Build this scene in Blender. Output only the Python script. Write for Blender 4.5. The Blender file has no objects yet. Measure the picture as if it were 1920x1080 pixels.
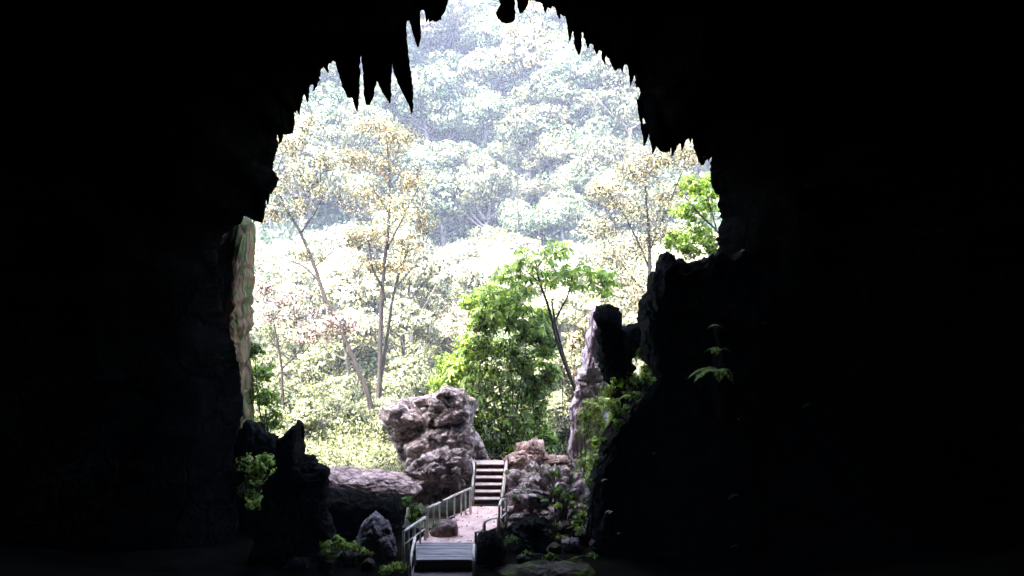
import bpy, math, random
import numpy as np
from mathutils import Vector, noise
R = random.Random(7)
NR = np.random.default_rng(11)
scene = bpy.context.scene
COL = scene.collection
PI = math.pi

# ------------------------------------------------------------------ camera
F = 1900.0
PITCH = math.radians(-2.71)
CAMZ = 10.0
cam = bpy.data.cameras.new("camera"); camo = bpy.data.objects.new("camera", cam); COL.objects.link(camo)
cam.sensor_width = 36; cam.lens = 36*F/1920
camo.location = (0, 0, CAMZ); camo.rotation_euler = (PI/2+PITCH, 0, 0)
cam.clip_end = 2000; cam.clip_start = .1
scene.camera = camo
cp, sp = math.cos(PITCH), math.sin(PITCH)
def ray(px, py):
    x = (px-960)/F; v = -(py-540)/F
    return Vector((x, cp - v*sp, sp + v*cp))
def P(px, py, d):
    """point seen at photo pixel (px,py) at real distance d along +Y"""
    r = ray(px, py); return Vector((r.x*d/r.y, d, CAMZ + r.z*d/r.y))
def G(px, py, z):
    r = ray(px, py); t = (z-CAMZ)/r.z
    return Vector((r.x*t, r.y*t, z))
def M(px, d): return px*d/F      # pixels -> metres at distance d

# ------------------------------------------------------------------ materials
def newmat(name):
    m = bpy.data.materials.new(name); m.use_nodes = True
    nt = m.node_tree; nt.nodes.clear()
    o = nt.nodes.new('ShaderNodeOutputMaterial')
    return m, nt, o
def N(nt, t, **kw):
    n = nt.nodes.new(t)
    for k, v in kw.items(): setattr(n, k, v)
    return n
def ramp(nt, stops, interp='LINEAR'):
    n = nt.nodes.new('ShaderNodeValToRGB'); r = n.color_ramp; r.interpolation = interp
    while len(r.elements) < len(stops): r.elements.new(.5)
    for e, (p, c) in zip(r.elements, stops): e.position = p; e.color = (*c, 1)
    return n
def rock_mat(name, ca, cb, dark, moss=None, moss_amt=.0, scale=1., rough=.85, bump=.5, streak=1., spec=.25):
    m, nt, o = newmat(name); L = nt.links.new
    b = N(nt, 'ShaderNodeBsdfPrincipled'); b.inputs['Roughness'].default_value = rough
    b.inputs['Specular IOR Level'].default_value = spec
    g = N(nt, 'ShaderNodeNewGeometry')
    mp = N(nt, 'ShaderNodeMapping'); mp.inputs['Scale'].default_value = (scale, scale, scale*streak)
    L(g.outputs['Position'], mp.inputs[0])
    n1 = N(nt, 'ShaderNodeTexNoise'); n1.inputs['Scale'].default_value = 1.1; n1.inputs['Detail'].default_value = 12; n1.inputs['Roughness'].default_value = .68
    n1.inputs['Distortion'].default_value = .6
    L(mp.outputs[0], n1.inputs['Vector'])
    r1 = ramp(nt, [(.3, dark), (.43, cb), (.55, ca), (.72, tuple(min(.75, c*1.5) for c in ca))]); L(n1.outputs[0], r1.inputs[0])
    n2 = N(nt, 'ShaderNodeTexVoronoi'); n2.feature = 'DISTANCE_TO_EDGE'; n2.inputs['Scale'].default_value = 1.3
    dm = N(nt, 'ShaderNodeVectorMath', operation='ADD')
    L(mp.outputs[0], dm.inputs[0]); L(n1.outputs[1], dm.inputs[1]); L(dm.outputs[0], n2.inputs['Vector'])
    r2 = ramp(nt, [(0, (.25, .22, .2)), (.04, (.8, .8, .8)), (.1, (1, 1, 1))]); L(n2.outputs[0], r2.inputs[0])
    mx = N(nt, 'ShaderNodeMixRGB', blend_type='MULTIPLY'); mx.inputs[0].default_value = .7
    L(r1.outputs[0], mx.inputs[1]); L(r2.outputs[0], mx.inputs[2])
    col = mx.outputs[0]
    if moss:
        n3 = N(nt, 'ShaderNodeTexNoise'); n3.inputs['Scale'].default_value = 1.6; n3.inputs['Detail'].default_value = 8
        L(g.outputs['Position'], n3.inputs['Vector'])
        r3 = ramp(nt, [(.62-moss_amt*.35, (0, 0, 0)), (.7-moss_amt*.35, (1, 1, 1))]); L(n3.outputs[0], r3.inputs[0])
        m2 = N(nt, 'ShaderNodeMixRGB'); L(r3.outputs[0], m2.inputs[0]); L(col, m2.inputs[1]); m2.inputs[2].default_value = (*moss, 1)
        col = m2.outputs[0]
    L(col, b.inputs['Base Color'])
    n4 = N(nt, 'ShaderNodeTexNoise'); n4.inputs['Scale'].default_value = 4.5; n4.inputs['Detail'].default_value = 10; n4.inputs['Roughness'].default_value = .7
    L(mp.outputs[0], n4.inputs['Vector'])
    ad = N(nt, 'ShaderNodeMath', operation='ADD'); L(n4.outputs[0], ad.inputs[0]); L(r2.outputs[0], ad.inputs[1])
    bp = N(nt, 'ShaderNodeBump'); bp.inputs['Strength'].default_value = bump; bp.inputs['Distance'].default_value = .25
    L(ad.outputs[0], bp.inputs['Height']); L(bp.outputs[0], b.inputs['Normal'])
    L(b.outputs[0], o.inputs[0]); return m
def leaf_mat(name, cols, trans=.35, rough=.5, spec=.22, objvar=.0):
    m, nt, o = newmat(name); L = nt.links.new
    g = N(nt, 'ShaderNodeNewGeometry')
    src = g.outputs['Random Per Island']
    k = len(cols); r = ramp(nt, [((i+.5)/k, c) for i, c in enumerate(cols)]); L(src, r.inputs[0])
    col = r.outputs[0]
    if objvar:
        oi = N(nt, 'ShaderNodeObjectInfo')
        h = N(nt, 'ShaderNodeHueSaturation')
        mr = N(nt, 'ShaderNodeMapRange'); mr.inputs[3].default_value = 1-objvar; mr.inputs[4].default_value = 1+objvar
        L(oi.outputs['Random'], mr.inputs[0]); L(mr.outputs[0], h.inputs['Value'])
        mh = N(nt, 'ShaderNodeMapRange'); mh.inputs[3].default_value = .46; mh.inputs[4].default_value = .56
        ml = N(nt, 'ShaderNodeMath', operation='MULTIPLY'); ml.inputs[1].default_value = 7.31
        fr = N(nt, 'ShaderNodeMath', operation='FRACT'); L(oi.outputs['Random'], ml.inputs[0]); L(ml.outputs[0], fr.inputs[0])
        L(fr.outputs[0], mh.inputs[0]); L(mh.outputs[0], h.inputs['Hue'])
        L(col, h.inputs['Color']); col = h.outputs[0]
    b = N(nt, 'ShaderNodeBsdfPrincipled'); b.inputs['Roughness'].default_value = rough; b.inputs['Specular IOR Level'].default_value = spec
    t = N(nt, 'ShaderNodeBsdfTranslucent'); mx = N(nt, 'ShaderNodeMixShader'); mx.inputs[0].default_value = trans
    L(col, b.inputs['Base Color']); L(col, t.inputs[0]); L(b.outputs[0], mx.inputs[1]); L(t.outputs[0], mx.inputs[2])
    L(mx.outputs[0], o.inputs[0]); return m
def simple_mat(name, ca, cb, scale=4., rough=.8, bump=.3, stretch=(1, 1, 1)):
    m, nt, o = newmat(name); L = nt.links.new
    b = N(nt, 'ShaderNodeBsdfPrincipled'); b.inputs['Roughness'].default_value = rough; b.inputs['Specular IOR Level'].default_value = .3 if rough < .95 else 0.
    g = N(nt, 'ShaderNodeNewGeometry'); mp = N(nt, 'ShaderNodeMapping'); mp.inputs['Scale'].default_value = stretch
    n = N(nt, 'ShaderNodeTexNoise'); n.inputs['Scale'].default_value = scale; n.inputs['Detail'].default_value = 9; n.inputs['Roughness'].default_value = .65
    L(g.outputs['Position'], mp.inputs[0]); L(mp.outputs[0], n.inputs['Vector'])
    r = ramp(nt, [(.35, ca), (.65, cb)]); L(n.outputs[0], r.inputs[0]); L(r.outputs[0], b.inputs['Base Color'])
    bp = N(nt, 'ShaderNodeBump'); bp.inputs['Strength'].default_value = bump; bp.inputs['Distance'].default_value = .05
    L(n.outputs[0], bp.inputs['Height']); L(bp.outputs[0], b.inputs['Normal']); L(b.outputs[0], o.inputs[0]); return m

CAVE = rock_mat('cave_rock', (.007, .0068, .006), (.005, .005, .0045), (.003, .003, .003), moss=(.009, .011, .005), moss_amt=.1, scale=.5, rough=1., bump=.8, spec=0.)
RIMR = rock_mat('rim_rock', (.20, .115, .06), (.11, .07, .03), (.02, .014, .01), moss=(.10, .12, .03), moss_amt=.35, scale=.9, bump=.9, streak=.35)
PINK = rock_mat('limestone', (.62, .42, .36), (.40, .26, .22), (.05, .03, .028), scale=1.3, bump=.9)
RUBL = rock_mat('rubble_limestone', (.62, .46, .43), (.40, .29, .27), (.06, .045, .04), moss=(.10, .14, .03), moss_amt=.25, scale=2.4, bump=.9)
STONE = rock_mat('grey_brown_limestone', (.50, .39, .35), (.29, .22, .19), (.035, .024, .024), scale=1.5, bump=.8)
PINKM = rock_mat('mossy_limestone', (.46, .31, .27), (.28, .19, .16), (.03, .024, .022), moss=(.06, .09, .02), moss_amt=.3, scale=1.8, bump=.9)
PALE = rock_mat('lit_face_limestone', (.68, .54, .56), (.5, .36, .38), (.14, .09, .1), scale=1.6, bump=.8, streak=.25)  # lightened colour stands in for light on the pillar's left face
DARK = rock_mat('shade_dark_rock', (.010, .009, .008), (.006, .006, .005), (.003, .003, .003), moss=(.014, .02, .006), moss_amt=.12, scale=1., rough=1., bump=.8, spec=0.02)  # near-black colour paints in the shade on rocks facing the cave
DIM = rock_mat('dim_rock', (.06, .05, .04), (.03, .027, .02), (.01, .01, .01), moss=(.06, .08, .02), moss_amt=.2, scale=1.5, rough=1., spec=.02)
GREY = rock_mat('grey_limestone', (.2, .17, .16), (.11, .09, .09), (.03, .025, .025), scale=2.2, bump=.8)
BARK = simple_mat('bark', (.010, .007, .006), (.035, .027, .022), 5, stretch=(1, 1, .3), bump=.6)
PBARK = simple_mat('pale_bark', (.2, .16, .13), (.45, .38, .32), 5, stretch=(1, 1, .3), bump=.6)
HBARK = simple_mat('hill_bark', (.05, .045, .04), (.16, .14, .12), 2, stretch=(1, 1, .3))
RAIL = simple_mat('weathered_pale_wood', (.42, .35, .29), (.75, .66, .56), 9, rough=.6, stretch=(1, 1, 1))
TREAD = simple_mat('worn_pale_tread', (.42, .32, .29), (.62, .5, .45), 5, rough=.7)
RISER = simple_mat('dark_red_riser', (.025, .009, .009), (.05, .02, .018), 5, rough=.8)
LAND = simple_mat('pink_landing', (.42, .25, .2), (.76, .52, .44), 2.2, rough=.8)
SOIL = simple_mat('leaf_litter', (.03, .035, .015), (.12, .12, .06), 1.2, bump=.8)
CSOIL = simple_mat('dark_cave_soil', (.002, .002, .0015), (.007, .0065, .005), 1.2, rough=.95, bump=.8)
HSOIL = simple_mat('hill_soil', (.012, .018, .012), (.035, .05, .028), .4, bump=.8)
def plank_mat():
    m, nt, o = newmat('grey_planks'); L = nt.links.new
    b = N(nt, 'ShaderNodeBsdfPrincipled'); b.inputs['Roughness'].default_value = .75
    g = N(nt, 'ShaderNodeNewGeometry'); mp = N(nt, 'ShaderNodeMapping'); mp.inputs['Scale'].default_value = (.5, 8, 1)
    n = N(nt, 'ShaderNodeTexNoise'); n.inputs['Scale'].default_value = 3; n.inputs['Detail'].default_value = 8
    L(g.outputs['Position'], mp.inputs[0]); L(mp.outputs[0], n.inputs['Vector'])
    r = ramp(nt, [(.35, (.09, .075, .075)), (.65, (.34, .29, .28))]); L(n.outputs[0], r.inputs[0]); 
    L(r.outputs[0], b.inputs['Base Color']); L(b.outputs[0], o.inputs[0]); return m
PLANK = plank_mat()
L_ORANGE = leaf_mat('orange_leaves', [(.015, .013, .006), (.12, .07, .03), (.24, .17, .08), (.07, .08, .018), (.6, .55, .42), (.04, .035, .012), (.16, .16, .05), (.32, .23, .12), (.05, .055, .015)], .4)
L_PINKISH = leaf_mat('dry_pink_leaves', [(.025, .015, .012), (.20, .11, .10), (.6, .5, .45), (.08, .08, .03), (.66, .62, .55), (.06, .035, .03)], .4)
L_YELLOW = leaf_mat('yellow_leaves', [(.015, .015, .005), (.14, .13, .04), (.50, .46, .3), (.05, .065, .015), (.6, .54, .4), (.12, .075, .035), (.03, .03, .01)], .4)
L_GREEN = leaf_mat('green_leaves', [(.02, .045, .005), (.07, .14, .012), (.14, .24, .025), (.04, .09, .01), (.24, .33, .06)], .45)
L_LIME = leaf_mat('lime_leaves', [(.03, .065, .006), (.10, .19, .014), (.2, .32, .03), (.06, .12, .012), (.3, .38, .08)], .5)
L_FRESH = leaf_mat('fresh_leaves', [(.10, .16, .015), (.25, .36, .03), (.38, .48, .07), (.15, .24, .02), (.5, .55, .2)], .45)
L_DEEP = leaf_mat('deep_green_leaves', [(.015, .03, .003), (.05, .10, .006), (.15, .25, .014), (.03, .06, .005), (.25, .36, .025), (.36, .42, .16), (.08, .14, .01)], .4)
L_PALE = leaf_mat('pale_valley_leaves', [(.04, .045, .015), (.32, .34, .16), (.6, .58, .4), (.12, .14, .045), (.66, .62, .5), (.06, .06, .025)], .4, objvar=.2)
L_HILL = leaf_mat('hill_leaves', [(.010, .015, .009), (.06, .085, .03), (.14, .18, .06), (.38, .38, .22), (.025, .036, .015), (.30, .31, .17), (.02, .03, .012)], .12, objvar=.5)
L_GRASS = leaf_mat('undergrowth_leaves', [(.02, .03, .008), (.12, .16, .035), (.38, .39, .2), (.06, .09, .02), (.5, .46, .34), (.03, .04, .012)], .4)

# ------------------------------------------------------------------ object helpers
def tag(o, label=None, cat=None, group=None, kind=None):
    if label: o['label'] = label
    if cat: o['category'] = cat
    if group: o['group'] = group
    if kind: o['kind'] = kind
    return o
def empty(name, loc, label, cat, group=None):
    o = bpy.data.objects.new(name, None); COL.objects.link(o); o.location = loc
    o.empty_display_size = .2
    return tag(o, label, cat, group)
def link(name, me, mat, parent=None, smooth=True):
    if mat: me.materials.append(mat)
    if smooth: me.polygons.foreach_set('use_smooth', [True]*len(me.polygons))
    o = bpy.data.objects.new(name, me); COL.objects.link(o)
    if parent is not None:
        o.parent = parent; o.matrix_parent_inverse.identity()
        o.location = -parent.location                      # geometry is written in world space
    return o
def mesh(name, v, f):
    me = bpy.data.meshes.new(name); me.from_pydata([tuple(p) for p in v], [], f); me.update(); return me
def mesh_np(name, V, nq):
    """V (4*nq,3): every four vertices one quad"""
    me = bpy.data.meshes.new(name)
    me.vertices.add(len(V)); me.vertices.foreach_set('co', V.astype(np.float32).ravel())
    me.loops.add(nq*4); me.loops.foreach_set('vertex_index', np.arange(nq*4, dtype=np.int32))
    me.polygons.add(nq); me.polygons.foreach_set('loop_start', np.arange(nq, dtype=np.int32)*4)
    me.polygons.foreach_set('loop_total', np.full(nq, 4, dtype=np.int32)); me.update(calc_edges=True); return me
def leaf_quads(C, size, aspect=.5, droop=.3, outward=None, flat=0., nrm=0.):
    """leaf shaped quads at points C: base, side, tip, side"""
    n = len(C); d = NR.normal(size=(n, 3)); 
    if outward is not None: d = d*.75 + outward*1.0
    d[:, 2] -= droop; d[:, 2] *= (1-flat)
    d /= np.linalg.norm(d, axis=1)[:, None]+1e-9
    u = NR.normal(size=(n, 3)); u[:, 2] *= .5
    s = np.cross(d, u); s /= np.linalg.norm(s, axis=1)[:, None]+1e-9
    if nrm and outward is not None:
        o_ = outward+np.array((0, 0, .35))*nrm+NR.normal(size=(n, 3))*(1-nrm)*.9; o_ /= np.linalg.norm(o_, axis=1)[:, None]+1e-9
        d = d-o_*np.sum(d*o_, 1)[:, None]; d /= np.linalg.norm(d, axis=1)[:, None]+1e-9; s = np.cross(d, o_)
    up = np.cross(s, d)
    L = (size*NR.uniform(.55, 1.35, n))[:, None]; W = L*aspect*.5
    a = C-d*L*.5; t = C+d*L*.5-up*L*.1; m = C-d*L*.05+up*L*.08
    V = np.stack([a, m+s*W, t, m-s*W], 1).reshape(-1, 3); return V
class Tube:
    def __init__(s): s.v = []; s.f = []
    def add(s, pts, rad, seg=8, wob=0.):
        pts = [Vector(p) for p in pts]; base = len(s.v); n = len(pts)
        for i, p in enumerate(pts):
            t = (pts[min(i+1, n-1)]-pts[max(i-1, 0)]).normalized()
            a = t.cross(Vector((0, 1, 0)) if abs(t.y) < .9 else Vector((1, 0, 0))).normalized(); b = t.cross(a)
            r = rad[i] if hasattr(rad, '__len__') else rad
            for k in range(seg):
                an = 2*PI*k/seg; rr = r*(1+wob*math.sin(an*3+i*1.3)+wob*R.uniform(-.5, .5))
                s.v.append(p+a*math.cos(an)*rr+b*math.sin(an)*rr)
        for i in range(n-1):
            for k in range(seg):
                k2 = (k+1) % seg; s.f.append((base+i*seg+k, base+i*seg+k2, base+(i+1)*seg+k2, base+(i+1)*seg+k))
        s.f.append(tuple(base+k for k in range(seg))[::-1]); s.f.append(tuple(base+(n-1)*seg+k for k in range(seg)))
    def build(s, name, mat, parent): return link(name, mesh(name, s.v, s.f), mat, parent)
def smoothpath(pts, sub=4, jit=0.):
    out = []; n = len(pts)
    for i in range(n-1):
        p0, p1, p2, p3 = pts[max(i-1, 0)], pts[i], pts[i+1], pts[min(i+2, n-1)]
        for k in range(sub):
            t = k/sub
            q = .5*((2*p1)+(-p0+p2)*t+(2*p0-5*p1+4*p2-p3)*t*t+(-p0+3*p1-3*p2+p3)*t*t*t)
            if jit and (i or k): q = q+Vector((R.uniform(-jit, jit), R.uniform(-jit, jit), 0))
            out.append(q)
    out.append(pts[-1]); return out
def box(lo, hi):
    x0, y0, z0 = lo; x1, y1, z1 = hi
    v = [(x0, y0, z0), (x1, y0, z0), (x1, y1, z0), (x0, y1, z0), (x0, y0, z1), (x1, y0, z1), (x1, y1, z1), (x0, y1, z1)]
    return v, [(0, 3, 2, 1), (4, 5, 6, 7), (0, 1, 5, 4), (1, 2, 6, 5), (2, 3, 7, 6), (3, 0, 4, 7)]
def prism(quad, zt, th):
    n = len(quad); v = [(p.x, p.y, zt) for p in quad]+[(p.x, p.y, zt-th) for p in quad]
    f = [tuple(range(n)), tuple(range(2*n-1, n-1, -1))]
    for i in range(n): j = (i+1) % n; f.append((j, i, n+i, n+j))
    return v, f

# ------------------------------------------------------------------ rock from a real outline, fully round in depth
def rock(name, label, cat, outline, d, thick, mat, amp=.12, fs=1.2, lean=0., group=None, parent=None, nt=150, nl=46, power=.6, flute=0., seed=0., notag=False, crack=.5, block=0., jag=0.):
    c = Vector((sum(p[0] for p in outline)/len(outline), sum(p[1] for p in outline)/len(outline)))
    # resample the outline evenly
    pts = [Vector(p) for p in outline]; seg = []
    tot = sum((pts[i]-pts[(i+1) % len(pts)]).length for i in range(len(pts)))
    for i in range(len(pts)):
        a, b = pts[i], pts[(i+1) % len(pts)]; k = max(1, round(nt*(b-a).length/tot))
        for j in range(k):
            q = a+(b-a)*(j/k)
            if jag: q = q+Vector((noise.noise(Vector((q.x*.05, q.y*.05, seed)))*jag+noise.noise(Vector((q.x*.16, q.y*.16, seed)))*jag*.6, noise.noise(Vector((q.x*.06, q.y*.06, seed+5)))*jag))
            seg.append(q)
    n = len(seg); v = []; f = []
    C = P(c.x, c.y, d)
    O = [P(p.x, p.y, d) for p in seg]
    sgn = lambda t: (1 if t >= 0 else -1)
    for j in range(nl+1):
        ph = -PI/2+PI*j/nl
        rr = abs(math.cos(ph))**power; yy = sgn(math.sin(ph))*abs(math.sin(ph))**.8
        for i in range(n):
            p = C+(O[i]-C)*rr; p.y = d+thick*yy+lean*(p.z-C.z)
            k = p*fs+Vector((seed, seed*2, 3))
            h = noise.hetero_terrain(k, .9, 2.1, 6, .7)-.9
            h2 = noise.noise(p*fs*3.7)*.5
            dr = (p-C).normalized()
            fl = flute*math.sin(p.x*5+2*noise.noise(p*1.3)+p.y*3)
            wq = k*1.1+Vector((noise.noise(k*2), noise.noise(k*2+Vector((5, 5, 5))), 0))*.5
            h2 -= max(0, 1-abs(noise.noise(wq))*9)*crack+max(0, 1-abs(noise.noise(wq*2.3+Vector((9, 1, 4))))*6)*crack*.45
            h2 += noise.noise(p*fs*9)*.15
            if block:
                dd_, pp_ = noise.voronoi(k*1.25+Vector((noise.noise(k*1.7), noise.noise(k*1.7+Vector((3, 3, 3))), 0))*.35)
                h2 += block*(min(1, (dd_[1]-dd_[0])*3.2)*.9-.7+1.1*(noise.cell(pp_[0]*5.3)))
            v.append(p+dr*(amp*(.6*h+h2+fl)*(.35+.65*min(1, abs(yy)*2.2))))
    for j in range(nl):
        for i in range(n):
            i2 = (i+1) % n; f.append((j*n+i, j*n+i2, (j+1)*n+i2, (j+1)*n+i))
    me = mesh(name, v, f)
    import bmesh
    bm = bmesh.new(); bm.from_mesh(me); bmesh.ops.remove_doubles(bm, verts=bm.verts, dist=.0005); bmesh.ops.recalc_face_normals(bm, faces=bm.faces); bm.to_mesh(me); bm.free()
    o = link(name, me, mat, parent)
    if not notag: tag(o, label, cat, group)
    return o

# ------------------------------------------------------------------ the cave shell
OUT = [(440,1085),(447,960),(436,850),(447,800),(458,770),(449,690),(436,640),(424,618),(416,575),(410,536),(405,478),(418,443),(440,424),(466,402),
 (476,405),(491,416),(490,390),(490,362),(502,360),(513,365),(523,334),(514,318),(514,303),(522,268),(518,252),(535,250),(548,249),(547,220),(546,198),(555,212),
 (569,176),(585,160),(598,152),(600,136),(622,117),(636,112),(655,108),(676,106),(700,112),(716,100),(730,92),(745,80),(758,43),(767,38),(780,30),(793,18),(799,23),(804,43),(812,35),
 (822,39),(833,23),(831,0),(836,-30),(870,-50),(930,-48),(938,-30),(964,-20),(971,-12),(992,0),(1012,6),(1031,16),(1039,12),(1054,27),(1070,40),(1070,58),(1080,64),(1091,62),(1101,78),(1113,82),
 (1119,97),(1124,91),(1138,101),(1146,121),(1155,128),(1175,121),(1190,140),(1198,175),(1202,222),(1212,226),(1222,264),(1249,280),(1272,272),(1283,262),
 (1295,253),(1300,270),(1311,300),(1319,305),(1325,292),(1328,272),(1333,278),(1332,350),(1346,366),(1350,412),(1344,440),(1347,520),(1352,640),(1356,760),(1360,1085),(1330,1160),(1150,1200),(900,1210),(620,1200),(470,1160)]
def cave():
    pts = [Vector(p) for p in OUT]; seg = []
    for i in range(len(pts)):
        a, b = pts[i], pts[(i+1) % len(pts)]; k = max(1, round((b-a).length/3.5))
        for j in range(k):
            q = a+(b-a)*(j/k)
            q += Vector((noise.noise(Vector((q.x*.09, q.y*.09, 1)))*5+noise.noise(Vector((q.x*.3, q.y*.3, 4)))*3, noise.noise(Vector((q.x*.09, q.y*.09, 9)))*5+noise.noise(Vector((q.x*.3, q.y*.3, 7)))*3))
            seg.append(q)
    n = len(seg); D0 = 36.
    A = np.array([P(q.x, q.y, D0) for q in seg])
    def sm(X, it):
        X = X.copy()
        for _ in range(it): X = (np.roll(X, 1, 0)+X*2+np.roll(X, -1, 0))/4
        return X
    S1, S2, S3 = sm(A, 15), sm(A, 150), sm(A, 900)
    C = np.array(P(900, 560, D0))
    #        Y     scale  smooth  noise
    rings = [(-14, .30, 3, .0), (-12, 1.4, 3, .8), (-4, 2.3, 3, 1.2), (8, 2.7, 3, 1.5), (20, 2.8, 3, 1.5), (27, 2.5, 3, 1.4), (30, 2.1, 3, 1.1), (32, 1.75, 2, .9), (33.2, 1.45, 2, .6),
             (34., 1.25, 2, .4), (34.7, 1.13, 1, .25), (35.3, 1.06, 1, .12), (35.7, 1.025, 0, .06), (36, 1.0, 0, 0), (36.3, 1.02, 0, .06), (36.8, 1.055, 0, .12), (37.4, 1.1, 1, .25),
             (38.2, 1.17, 1, .5), (39, 1.27, 2, .7), (38.9, 1.38, 2, .7), (37.6, 1.55, 2, .9), (35.5, 1.9, 3, 1.2), (32, 2.6, 3, 1.6), (22, 3.3, 3, 2), (5, 3.5, 3, 2), (-15, 3.0, 3, 2), (-24, 1.5, 3, 1), (-26, .2, 3, 0)]
    v = []; f = []
    fine = []
    for a, b in zip(rings[:-1], rings[1:]):
        k = 3 if 33 < a[0] < 39.5 and a[1] < 1.5 else 1
        for j in range(k):
            t = j/k; fine.append((a[0]+(b[0]-a[0])*t, a[1]+(b[1]-a[1])*t, (a[2]*(1-t)+b[2]*t), a[3]+(b[3]-a[3])*t))
    fine.append(rings[-1])
    lv = [A, S1, S2, S3]
    for (Y, s, q, am) in fine:
        k = int(q); fr = q-k; X = lv[k]*(1-fr)+lv[min(3, k+1)]*fr
        W = C+(X-C)*s; W[:, 1] = Y
        for p in W:
            p = Vector(p)
            if am:
                nv = noise.turbulence_vector(p*.45, 4, False, noise_basis='PERLIN_ORIGINAL')
                rad = Vector((p.x-C[0], 0, p.z-C[2])).normalized()
                p = p+rad*abs(nv.x)*am*.9+Vector((0, nv.y*am*.6, nv.z*am*.3))
            v.append(p)
    m = len(fine)
    for j in range(m-1):
        for i in range(n):
            i2 = (i+1) % n; f.append((j*n+i, j*n+i2, (j+1)*n+i2, (j+1)*n+i))
    f.append(tuple(range(n))); f.append(tuple(range((m-1)*n, m*n))[::-1])
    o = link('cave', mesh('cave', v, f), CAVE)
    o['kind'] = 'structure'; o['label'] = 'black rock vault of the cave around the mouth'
cave()

# ------------------------------------------------------------------ ground, cave floor, hillside
def height(x, y):
    z = -.9+.25*noise.noise(Vector((x*.25, y*.25, 0)))
    if y > 41: z += min(1, (y-41)/5)*.9
    z += max(0, min(1, (y-60)/40))*1.0
    z += .8*max(0, (abs(x+1)-8)/6)**1.3*(1 if y < 60 else .3)
    if y < 32: z += (32-y)*.272*1.0
    return z
def hillz(x, y):
    g = height(x, min(y, 100))
    t = max(0, y-106-.10*max(0, -x)*0)
    s = .78*t
    s += 5*noise.noise(Vector((x*.03, y*.03, 5)))*min(1, t/15)
    s += 9*math.exp(-((x+34-.12*(y-110))/16)**2)*min(1, t/25)     # ridge on the left
    s -= 6*math.exp(-((x+9-.0*(y-110))/6)**2)*min(1, t/12)*max(0, 1-t/60)   # gully
    s += 3*math.exp(-((x-22)/14)**2)*min(1, t/20)
    return g+s
def sheet(name, xs, ys, fz, mat, dz=0):
    v = [(x, y, fz(x, y)+dz) for y in ys for x in xs]; nx = len(xs)
    f = [(j*nx+i, j*nx+i+1, (j+1)*nx+i+1, (j+1)*nx+i) for j in range(len(ys)-1) for i in range(nx-1)]
    o = link(name, mesh(name, v, f), mat); o['kind'] = 'structure'; return o
def lin(a, b, n): return [a+(b-a)*i/(n-1) for i in range(n)]
sheet('ground', lin(-160, -16, 30)+lin(-15, 15, 100)+lin(16, 160, 30), lin(36.5, 70, 110)+lin(72, 110, 30), height, SOIL)
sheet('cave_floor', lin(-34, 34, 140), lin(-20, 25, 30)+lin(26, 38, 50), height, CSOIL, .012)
sheet('hillside', lin(-170, 170, 110), lin(104, 330, 90), hillz, HSOIL)
def plain(x, y): return -1.6
sheet('terrain', [-900, 900], [-500, 900], plain, SOIL)

# ------------------------------------------------------------------ stalactites
SG = 'stalactites hanging along the cave roof'
def stal(label, line, d=36., flare=1.0):
    """line: (px,py,half width px) from root to tip"""
    pts = []; rad = []
    P0 = [P(x, y, d) for x, y, w in line]; r0 = [M(w, d) for x, y, w in line]
    sub = 10; v = []; f = []; seg = 14; rows = []
    for i in range(len(line)-1):
        for k in range(sub):
            t = k/sub; rows.append((P0[i].lerp(P0[i+1], t), r0[i]*(1-t)+r0[i+1]*t))
    rows.append((P0[-1], r0[-1]))
    for j, (p, r) in enumerate(rows):
        for k in range(seg):
            a = 2*PI*k/seg; q = Vector((math.cos(a), math.sin(a)*1.1, 0))
            nn = noise.noise(Vector((p.x*2+q.x*1.5, q.y*1.5+p.y, p.z*1.6)))+.7*noise.noise(Vector((p.x*5+q.x*3, q.y*3, p.z*5)))
            rr = r*(1+.22*nn+.12*math.cos(a*4+p.x))+.012*nn
            v.append(p+q*max(rr, .006)+Vector((0, 0, .03*nn)))
    for j in range(len(rows)-1):
        for k in range(seg):
            k2 = (k+1) % seg; f.append((j*seg+k, (j+1)*seg+k, (j+1)*seg+k2, j*seg+k2))
    f.append(tuple(range(seg))); f.append(tuple(range((len(rows)-1)*seg, len(rows)*seg))[::-1])
    tag(link('stalactite', mesh('stalactite', v, f), CAVE), label, 'stalactite', SG)
stal('wide ragged stalactite, leftmost of the large hanging teeth', [(650, 95, 22), (654, 130, 20), (658, 165, 14), (662, 183, 10)], 36.0)
stal('thin pointed tip hanging right under the leftmost large stalactite', [(664, 140, 9), (666, 170, 8), (668, 192, 5), (669, 207, 1.5)], 36.1)
stal('blunt stalactite between the two narrow slits of light', [(692, 95, 18), (692, 125, 12), (694, 160, 11), (692, 182, 9), (690, 197, 3)], 36.0)
stal('pointed stalactite just left of the longest tooth', [(722, 90, 22), (718, 125, 16), (719, 150, 13), (726, 175, 8), (731, 193, 1.5)], 35.9)
stal('longest stalactite, pointing lowest over the orange tree', [(742, 45, 14), (748, 80, 18), (752, 115, 17), (757, 150, 15), (765, 180, 9), (771, 197, 5), (772, 213, 1)], 36.0)
stal('narrow stalactite standing clear to the right of the longest tooth', [(776, 20, 12), (779, 45, 10), (782, 68, 7), (784, 87, 2)], 36.2)
stal('stubby double stalactite at the left end of the roof gap', [(818, -15, 22), (820, 5, 17), (822, 22, 11), (817, 40, 4)], 36.0)
stal('knobbed stalactite hanging alone at the top centre', [(951, -60, 16), (951, -20, 13), (952, 8, 12), (948, 22, 16), (950, 34, 15), (951, 42, 9)], 36.0)
stal('small brown stalactite beside the knobbed one', [(980, -40, 12), (980, -5, 10), (979, 12, 8), (977, 24, 3)], 36.3)
stal('slender stalactite on the right side of the roof above the hillside', [(1082, 40, 9), (1083, 65, 7), (1084, 88, 6), (1085, 102, 2)], 36.0)
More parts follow.
